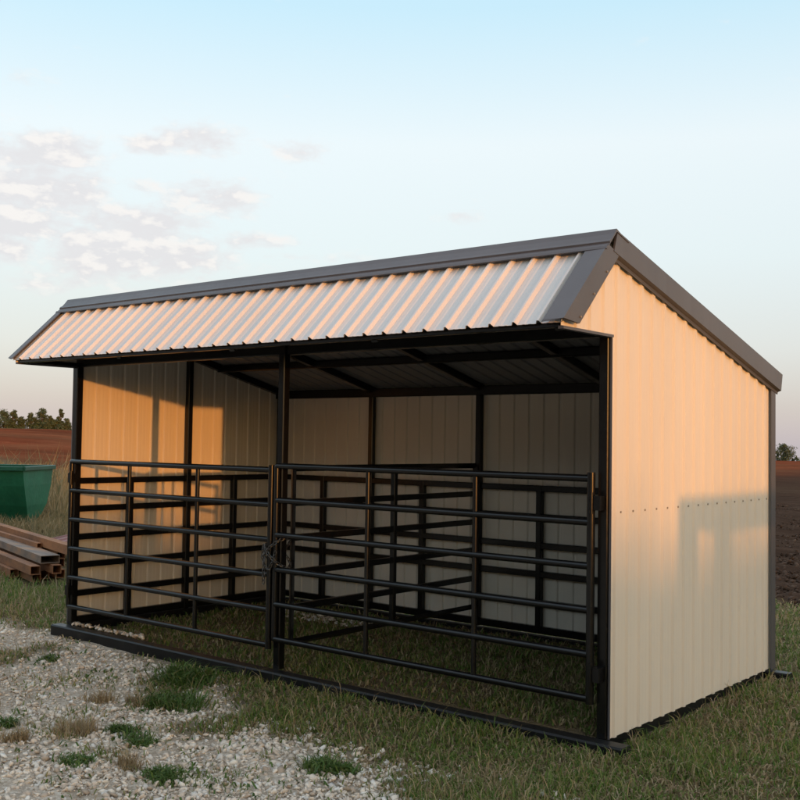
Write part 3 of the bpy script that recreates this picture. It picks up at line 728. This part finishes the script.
# ------------------------------------------------------------------ rusty tube pile
U = Vector((-0.9507, 0.3102, 0)); Vv = Vector((0.3102, 0.9507, 0))
def tube_at(s_, along, lvl, length, w, h, name, material, lab, yaw=0.0, dz=0.0):
    base = U * along + Vv * s_
    zg = -0.075
    z = zg + 0.056 + 0.106 * lvl + dz
    r = empty(name, (base.x, base.y, z - h / 2), lab, 'steel tube', 'rusty steel tubes in the pile')
    t = (Matrix.Rotation(R(yaw), 3, 'Z') @ U)
    mb = MB(); a = Vector((base.x, base.y, z)); b = a + t * length
    mb.hollow(a, b, w, h, 0.006); mb.v = [tuple(Vector(q)) for q in mb.v]
    o = mb.build(name, material, None)
    o.location = (0, 0, 0)
    # a single mesh is enough: drop the empty, keep the mesh as the thing
    bpy.data.objects.remove(r)
    return tag(o, lab, 'steel tube', 'rusty steel tubes in the pile')
T = 'steel_tube'
tube_at(-1.24, 8.78, 0, 6.2, 0.10, 0.10, T, M['rust'], 'rusty square tube lying on the ground, nearest the gravel, its end farthest left', 1.0)
tube_at(-1.105, 8.27, 0, 6.0, 0.10, 0.10, T, M['rust'], 'rusty square tube on the ground sticking out farthest at the front of the pile', 0.6)
tube_at(-0.95, 8.50, 0, 6.0, 0.10, 0.10, T, M['rust'], 'rusty square tube in the bottom row, its open end third from the front', -0.3)
tube_at(-0.765, 8.51, 0, 6.0, 0.10, 0.10, T, M['rust'], 'rusty square tube at the back of the bottom row beside the shed corner', 0.2)
tube_at(-1.16, 8.10, 1, 6.2, 0.11, 0.10, T, M['rust'], 'rusty orange tube in the second row at the front, resting on the ground tubes', 1.4)
tube_at(-0.915, 8.10, 1, 6.0, 0.10, 0.10, T, M['rust'], 'rusty square tube in the second row under the wide grey tube', 0.3)
tube_at(-0.71, 8.75, 1, 6.0, 0.10, 0.10, T, M['rust'], 'rusty square tube in the second row at the back of the pile', -0.4)
tube_at(-0.965, 8.22, 2, 6.1, 0.22, 0.09, T, M['greysteel'], 'wide flat greyish tube lying across the top front of the pile', 0.8)
tube_at(-0.72, 8.68, 2, 6.0, 0.10, 0.10, T, M['rust'], 'rusty square tube in the third row right below the topmost tube', 0.1)
tube_at(-0.735, 8.02, 3, 6.6, 0.11, 0.11, T, M['rust'], 'long orange rusty tube topmost of the pile, its end behind the shed post', 1.8)
tube_at(-0.865, 9.15, 3, 5.6, 0.060, 0.060, T, M['rust'], 'thin rusty tube lying loose on top of the wide grey tube, its end set back', 2.6, -0.035)
tube_at(-1.385, 9.25, 0, 5.4, 0.070, 0.070, T, M['rust'], 'thinner rusty tube half sunk in the grass in front of the pile', -0.8, -0.02)
# faded red sheet lying behind the pile, with a dark strap on it
mb = MB(); pr = rib_profile(0, 1.1, rib=0.02)
def shp(u, h): return (-9.7 + 0.95 * -0.2 + u * 0.9, 3.15 + u * -0.15, -0.02 + h + 0.06)
sheet(mb, pr, lambda u, h: (-10.3 + 1.6 * u, 2.95 - 0.32 * u, 0.17 + h), lambda u, h: (-10.9 + 1.6 * u, 4.5 - 0.32 * u, 0.27 + h))
rs = mb.build('metal_sheet', M['redsheet'], None, solid=0.003); tag(rs, 'faded red ribbed sheet lying in the grass behind the rusty tubes', 'metal sheet')
mb = MB(); mb.path([(-9.75, 3.2, 0.235), (-9.62, 3.2, 0.29), (-9.48, 3.2, 0.33), (-9.30, 3.18, 0.335), (-9.12, 3.14, 0.29), (-9.0, 3.1, 0.23)], 0.016, 8)
st = mb.build('rubber_hose', M['rubber'], None, 60); tag(st, 'short dark hose arched on the faded red sheet', 'hose')

# ------------------------------------------------------------------ green bin
binr = empty('waste_bin', (-15.4, 6.0, 0.0), 'dark green steel bin with tapered end standing in long grass at left', 'bin')
c0 = Vector((-13.94, 4.73, 0)); e = (Vector((-14.78, 5.85, 0)) - c0); W_ = e.length; e.normalize(); ax = Vector((-e.y, e.x, 0))
ZT = 1.05
def bp(a, s_, z): q = c0 + ax * a + e * s_; return (q.x, q.y, z)
LN = 3.4
rings = []
for z, ia, ib, end in ((ZT, 0.0, 0.0, 0.0), (0.74, 0.13, 0.02, 0.02), (0.38, 0.36, 0.10, 0.06), (0.18, 0.52, 0.26, 0.10), (0.04, 0.62, 0.44, 0.16)):
    rings.append([bp(end, ia, z), bp(end, W_ - ib, z), bp(LN - end, W_ - ib, z), bp(LN - end, ia, z)])
mb = MB(); vs = [q for r_ in rings for q in r_]; fs = []
for r_ in range(4):
    for k in range(4): fs.append((r_*4 + k, r_*4 + (k+1) % 4, r_*4 + 4 + (k+1) % 4, r_*4 + 4 + k))
fs.append((16, 17, 18, 19)); mb.add(vs, fs)
bo = mb.build('body', M['green'], binr, solid=0.012)
def rim(b):
    cs = [bp(-0.02, -0.02, ZT), bp(-0.02, W_ + 0.02, ZT), bp(LN + 0.02, W_ + 0.02, ZT), bp(LN + 0.02, -0.02, ZT)]
    for a_, b_ in zip(cs, cs[1:] + cs[:1]): b.bar(a_, b_, 0.07, 0.075)
part('rim', rim, M['greenrim'], binr)
def ribs(b):
    b.path([bp(a_, -0.012, ZT - 0.05), bp(a_, 0.12, 0.74), bp(a_, 0.35, 0.38), bp(a_, 0.51, 0.18), bp(a_, 0.61, 0.05)], 0.03, 6)
for a_ in (1.15, 2.3): part('side_rib', ribs, M['greenrim'], binr)
def sk(b):
    b.bar(bp(0.3, s_, 0.0), bp(LN - 0.3, s_, 0.0), 0.08, 0.10)
for s_ in (0.66, W_ - 0.50): part('skid', sk, M['greenrim'], binr)

# ------------------------------------------------------------------ trees on the skyline
def tree(px, py, hgt, width, lab, seed, slim=1.0, group='trees along the far field edge', cl=34, leaf=0.42):
    r = np.random.default_rng(seed); z0 = float(ground_z(px, py))
    t = empty('tree', (px, py, z0), lab, 'tree', group)
    mb = MB(); base = Vector((px, py, z0 - 0.3)); lean = Vector((r.normal(0, 0.03), r.normal(0, 0.03), 1))
    top = base + lean * (hgt * 0.8); rr = 0.02 * hgt + 0.05
    mb.path([base, base.lerp(top, 0.35), base.lerp(top, 0.7), top], [rr, rr * 0.75, rr * 0.45, rr * 0.12], 7)
    cents = []
    for k in range(cl):
        f = 0.06 + 0.94 * (k + r.random()) / cl
        prof = math.sin(math.pi * min(1, (f * 0.80 + 0.16))) ** 0.7 * (0.55 + 0.6 * r.random())
        a = r.random() * 2 * math.pi; rad_ = width * 0.5 * prof * (0.3 + 0.7 * r.random())
        c = Vector((px + rad_ * math.cos(a), py + rad_ * math.sin(a), z0 + hgt * f * 0.95))
        cents.append((c, width * (0.15 + 0.13 * r.random()) * (1.15 - 0.5 * f)))
        s_ = base.lerp(top, max(0.15, f - 0.18)); mb.path([s_, s_.lerp(c, 0.55) + Vector((0, 0, -0.05 * hgt * 0.2)), c], [rr * 0.3, rr * 0.2, rr * 0.06], 5)
    mb.build('trunk', M['bark'], t)
    per = 95; V = []
    for c, s_ in cents:
        p_ = r.normal(0, 1, (per, 3)); p_ = p_ / np.linalg.norm(p_, axis=1, keepdims=True) * (r.random((per, 1)) ** 0.5) * s_ * np.array([1.15, 1.15, 0.85]) + np.array(c)
        for q in p_:
            d1 = r.normal(0, 1, 3); d1 /= np.linalg.norm(d1); d2 = np.cross(d1, r.normal(0, 1, 3)); d2 /= np.linalg.norm(d2) + 1e-9
            l_ = leaf * (0.6 + 0.8 * r.random()); V += [q - d1 * l_ * 0.5, q + d2 * l_ * 0.28, q + d1 * l_ * 0.5, q - d2 * l_ * 0.28]
    raw_mesh('crown', np.array(V), np.arange(len(V)), 4, M['leaf'], t)
    return t
TR = [(-283.3, 159.2, 6.3, 5.5, 'broad low tree at the left edge of the photo'),
      (-281.9, 161.4, 6.6, 2.9, 'pointed tree second from the left edge on the skyline'),
      (-281.0, 163.2, 4.4, 3.4, 'low rounded bush left of the gap in the tree line'),
      (-279.4, 165.8, 5.6, 3.6, 'rounded tree just right of the gap in the tree line'),
      (-277.9, 168.2, 7.2, 4.4, 'tallest broad dark tree in the middle of the left tree line'),
      (-276.6, 170.3, 5.2, 2.0, 'slim tree right of the tallest broad tree'),
      (-276.0, 171.4, 3.9, 3.4, 'low olive bush between two slim trees on the skyline'),
      (-275.1, 172.8, 7.5, 2.0, 'tall slim tree with a tufted top near the shed post'),
      (-274.2, 174.2, 4.3, 3.0, 'low tree beside the shed post on the skyline'),
      (-276.9, 169.2, 3.4, 4.2, 'low thicket at the foot of the slim trees'),
      (-275.4, 173.0, 3.2, 4.4, 'low wide thicket under the tufted slim tree'),
      (-278.8, 167.4, 3.6, 3.6, 'low thicket at the foot of the tallest broad tree'),
      (-282.6, 160.8, 3.4, 4.0, 'low thicket under the pointed tree at far left')]
for i, (x, y, h_, w_, lab) in enumerate(TR): tree(x, y, h_ + 0.9, w_ * 1.15, lab, 100 + i)
tree(-78.9, 231.0, 2.3 - float(ground_z(-78.9, 231.0)), 5.2, 'round dark tree alone beyond the field right of the shed', 201, group=None, leaf=0.3, cl=40)
tree(-80.6, 230.3, 0.9 - float(ground_z(-80.6, 230.3)), 2.6, 'small olive bush touching the right wall edge beside the round tree', 202, group=None, leaf=0.24, cl=12)
tree(-76.6, 231.8, -0.6 - float(ground_z(-76.6, 231.8)), 3.0, 'very low bush at the right photo edge beside the round tree', 203, group=None, leaf=0.24, cl=12)

# ------------------------------------------------------------------ invented objects out of view, added to shade walls and block low sky
sx_, sy_ = math.sin(R(SUN_AZ)), math.cos(R(SUN_AZ)); tn = math.tan(R(SUN_EL))
bd = 62.0; bc = Vector((bd * sx_, 1.0 + bd * sy_, 0)); zb = float(ground_z(bc.x, bc.y))
shade_barn = empty('added_shade_barn', (bc.x, bc.y, zb), 'invented long low timber barn outside the frame to the right', 'shade_barn')
hb = 0.90 + (bd + 5) * tn  # unseen, invented; height set by the shade wanted on the walls
aa = Vector((-sy_, sx_, 0)); nn = Vector((sx_, sy_, 0))
mb = MB(); mb.bar(bc + nn * 5 - aa * 30 + Vector((0, 0, (zb + hb - 0.5) / 2)), bc + nn * 5 + aa * 30 + Vector((0, 0, (zb + hb - 0.5) / 2)), 10, hb - 0.5 - zb)
mb.build('wall', M['timber'], shade_barn)
mb = MB(); prof = [bc + nn * -0.6 + Vector((0, 0, hb - 0.55)), bc + nn * 5 + Vector((0, 0, hb)), bc + nn * 10.6 + Vector((0, 0, hb - 0.55)), bc + nn * 10.6 + Vector((0, 0, hb - 0.48)) , bc + nn * 5 + Vector((0, 0, hb + 0.07)), bc + nn * -0.6 + Vector((0, 0, hb - 0.48))]
mb.extrude(prof, -aa * 30.6, aa * 30.6); mb.build('roof', M['trim'], shade_barn)

for i in range(26):  # invented row out of view, added to soften the shade edge on the walls
    q = bc - nn * 8 + aa * (-18 + i * 1.35 + rng.normal(0, 0.3)); zq = float(ground_z(q.x, q.y))
    lev = 1.12 + 0.24 * rng.random()
    tree(q.x, q.y, lev + (bd - 8) * tn - zq, 3.4 + 1.2 * rng.random(), 'invented rounded tree in an unseen row, added to soften the wall shade', 400 + i, group='invented shade trees beside the barn', cl=22, leaf=0.22)
blocker = empty('sky_block_building', (-12, -26, -0.1), 'invented large timber farm building behind the photographer', 'shade_barn')  # invented, never in view; blocks low sky to darken the shed interior
mb = MB(); mb.box(-36, 12, -32, -20, -0.4, 5.2); mb.build('wall', M['timber'], blocker)
mb = MB(); mb.extrude([(0, -33, 5.0), (0, -26, 8.2), (0, -19, 5.0), (0, -19, 5.15), (0, -26, 8.36), (0, -33, 5.15)], (-36.5, 0, 0), (12.5, 0, 0)); mb.build('roof', M['galv'], blocker)
shade_cart = empty('added_shade_wagon', (9.9, 0.3, -0.1), 'open wagon with a flat canopy, invented and unseen, added to cast a band of shade', 'shade_wagon')  # invented and unseen; shaped to cast a shade band on the right wall
cz = lambda xx, zw: zw + xx / sx_ * tn
X0, X1 = 9.0, 10.7
Y0, Y1 = 0.90 - 0.3317 * X0, 3.0 - 0.3317 * X0 + 1.5
zt, zl = cz(X0, 1.305), cz(X0, 1.155)
mb = MB(); mb.box(X0, X1, Y0, Y1, zl, zt); mb.build('canopy', M['trim'], shade_cart)
for xx in (X0 + 0.03, X1 - 0.03):
    for yy, w in ((Y0 + 0.135, 0.27), (Y1 - 0.06, 0.1)):
        mb = MB(); mb.box(xx - 0.03, xx + 0.03, yy - w / 2, yy + w / 2, 0.6, zl - 0.002); mb.build('post', M['black'], shade_cart)
mb = MB(); mb.box(X0, X1, Y0, Y1, 0.5, 0.6); mb.build('deck', M['timber'], shade_cart)
for xx in (X0 + 0.1, X1 - 0.1):
    for yy in (Y0 + 0.6, Y1 - 0.6):
        zg = float(ground_z(xx, yy)); mb = MB(); mb.tube((xx - 0.08, yy, zg + 0.29), (xx + 0.08, yy, zg + 0.29), 0.29, 24); mb.build('wheel', M['rubber'], shade_cart, 40)

# ------------------------------------------------------------------ sky, sun
w = bpy.data.worlds.new('World'); sc.world = w; w.use_nodes = True
nt = w.node_tree; bg = nt.nodes['Background']
sk = N(nt, 'ShaderNodeTexSky'); sk.sky_type = 'NISHITA'; sk.sun_disc = False
sk.sun_elevation = R(SUN_EL); sk.sun_rotation = R(SUN_AZ); sk.air_density = 1.0; sk.dust_density = 1.0; sk.ozone_density = 1.0
gc = N(nt, 'ShaderNodeTexCoord').outputs['Generated']
sp = N(nt, 'ShaderNodeSeparateXYZ'); nt.links.new(gc, sp.inputs[0])
az = mth(nt, 'ARCTAN2', sp.outputs[0], sp.outputs[1]); el = mth(nt, 'ARCSINE', sp.outputs[2])
# hand-set sky colours; upper sky, out of view, brightened to light the ground
dome = ramp(nt, mth(nt, 'MULTIPLY', el, 1 / 1.5708), [(p_ / 90, tuple(v_ / 3.0 for v_ in c_)) for p_, c_ in (
    (0, (0.425, 0.395, 0.425)), (2, (0.455, 0.44, 0.45)), (5, (0.54, 0.56, 0.58)), (10, (0.6, 0.665, 0.695)), (16, (0.655, 0.715, 0.745)), (23, (0.455, 0.65, 0.755)), (32, (0.56, 0.72, 0.84)), (52, (0.74, 0.82, 0.92)), (90, (0.8, 0.86, 0.94)))])
dome = mixc(nt, 1.0, dome, (10.0, 10.0, 10.0), 'MULTIPLY')
sdir = N(nt, 'ShaderNodeVectorMath', operation='DOT_PRODUCT'); nt.links.new(gc, sdir.inputs[0])
sdir.inputs[1].default_value = (math.sin(R(SUN_AZ)), math.cos(R(SUN_AZ)), 0.0)
away = N(nt, 'ShaderNodeMapRange', interpolation_type='SMOOTHSTEP'); nt.links.new(sdir.outputs['Value'], away.inputs[0])
away.inputs[1].default_value = 0.85; away.inputs[2].default_value = -0.25; away.inputs[3].default_value = 0.4; away.inputs[4].default_value = 0.9
glow = mixc(nt, 1.0, sk.outputs[0], (1.38, 1.38, 1.40), 'MULTIPLY')
sky = mixc(nt, away.outputs[0], glow, dome)
CL = [(-1.0123, 0.2565, 0.0336, 0.0153, 1), (-1.0466, 0.2487, 0.0288, 0.0134, 0.9), (-1.0243, 0.2205, 0.0527, 0.023, 1), (-1.0406, 0.191, 0.0431, 0.0173, 1), (-1.0527, 0.1671, 0.0268, 0.0153, 0.9), (-0.935, 0.1952, 0.0499, 0.0192, 1), (-0.9632, 0.1698, 0.0594, 0.0249, 0.95), (-0.9051, 0.1695, 0.0575, 0.0192, 0.9), (-0.9287, 0.2691, 0.0249, 0.0096, 0.75), (-0.8863, 0.2748, 0.0364, 0.0134, 0.8), (-0.7935, 0.2718, 0.0192, 0.0105, 0.75), (-0.8693, 0.2255, 0.0384, 0.0153, 0.85), (-0.8326, 0.1849, 0.0384, 0.0096, 0.7), (-0.7944, 0.1742, 0.0431, 0.0067, 0.5), (-0.9359, 0.2312, 0.0249, 0.0077, 0.5), (-0.6362, 0.2137, 0.0192, 0.0067, 0.5), (-1.0331, 0.3156, 0.0211, 0.0077, 0.4), (-0.8913, 0.2887, 0.0288, 0.0058, 0.3), (-1.0221, 0.1408, 0.0671, 0.0134, 0.5)]
tot = None
for a, e_, sa, se, amp in CL + [(-1.35, 0.22, 0.12, 0.03, 0.9), (-1.6, 0.18, 0.15, 0.03, 0.8), (0.6, 0.25, 0.2, 0.03, 0.6)]:
    p1 = mth(nt, 'POWER', mth(nt, 'MULTIPLY', mth(nt, 'ABSOLUTE', mth(nt, 'SUBTRACT', az, a)), 1 / (sa * 1.35)), 2.0)
    p2 = mth(nt, 'POWER', mth(nt, 'MULTIPLY', mth(nt, 'ABSOLUTE', mth(nt, 'SUBTRACT', el, e_)), 1 / (se * 1.3)), 2.0)
    v_ = mth(nt, 'MULTIPLY', mth(nt, 'POWER', 2.718, mth(nt, 'MULTIPLY', mth(nt, 'ADD', p1, p2), -1.0)), amp)
    tot = v_ if tot is None else mth(nt, 'MAXIMUM', tot, v_)
cv = N(nt, 'ShaderNodeCombineXYZ'); nt.links.new(mth(nt, 'MULTIPLY', az, 1.0), cv.inputs[0]); nt.links.new(mth(nt, 'MULTIPLY', el, 2.0), cv.inputs[1])
def cnoise(off):
    va = N(nt, 'ShaderNodeVectorMath', operation='ADD'); nt.links.new(cv.outputs[0], va.inputs[0]); va.inputs[1].default_value = off
    return mth(nt, 'MULTIPLY_ADD', noise(nt, 27, 6, 0.55, va.outputs[0]), 0.8, mth(nt, 'MULTIPLY', noise(nt, 80, 4, 0.5, va.outputs[0]), 0.2))
n0 = cnoise((0, 0, 0)); n1 = cnoise((0.008, 0.020, 0))
dens = N(nt, 'ShaderNodeMapRange', interpolation_type='SMOOTHSTEP')
nt.links.new(mth(nt, 'ADD', mth(nt, 'MULTIPLY', tot, 0.55), n0), dens.inputs[0]); dens.inputs[1].default_value = 0.61; dens.inputs[2].default_value = 0.96
dens.inputs[3].default_value = 0; dens.inputs[4].default_value = 0.82
lit = N(nt, 'ShaderNodeMapRange', interpolation_type='SMOOTHSTEP'); nt.links.new(mth(nt, 'SUBTRACT', n0, n1), lit.inputs[0]); lit.inputs[1].default_value = -0.05; lit.inputs[2].default_value = 0.13
thin = mth(nt, 'SUBTRACT', 1.0, mth(nt, 'MULTIPLY', dens.outputs[0], 0.75))
lit2 = mth(nt, 'MAXIMUM', lit.outputs[0], mth(nt, 'MULTIPLY', thin, 0.5))
CG = 1.0
ccol = mixc(nt, lit2, (1.90, 1.86, 1.93), (2.42, 2.30, 2.22))
sky = mixc(nt, dens.outputs[0], sky, ccol)
nt.links.new(sky, bg.inputs[0]); bg.inputs[1].default_value = 0.15

sl = bpy.data.lights.new('sun', 'SUN'); sl.energy = 0.83; sl.angle = R(0.56); sl.color = (1.0, 0.375, 0.08)
so = bpy.data.objects.new('sun', sl); col.objects.link(so)
dv = Vector((math.sin(R(SUN_AZ)) * math.cos(R(SUN_EL)), math.cos(R(SUN_AZ)) * math.cos(R(SUN_EL)), math.sin(R(SUN_EL))))
so.rotation_euler = dv.to_track_quat('Z', 'Y').to_euler(); so.location = (10, -5, 8)

# ------------------------------------------------------------------ camera
cam = bpy.data.cameras.new('camera'); co = bpy.data.objects.new('camera', cam); col.objects.link(co)
yaw, pit, rol = -0.686664, 0.0395544, 0.0150073
F = Vector((math.sin(yaw) * math.cos(pit), math.cos(yaw) * math.cos(pit), math.sin(pit)))
Rv = Vector((math.cos(yaw), -math.sin(yaw), 0)); Uv = Rv.cross(F)
R2 = Rv * math.cos(rol) + Uv * math.sin(rol); U2 = -Rv * math.sin(rol) + Uv * math.cos(rol)
m4 = Matrix((R2, U2, -F)).transposed().to_4x4(); m4.translation = Vector(CAM)
co.matrix_world = m4
cam.sensor_width = 36; cam.lens = 1043.08 / 800 * 36; cam.clip_start = 0.05; cam.clip_end = 8000
sc.camera = co
vs = sc.view_settings
vs.view_transform = 'Standard'; vs.look = 'None'; vs.gamma = 1; vs.use_curve_mapping = False; vs.exposure = 1.4
sc.render.engine = 'CYCLES'
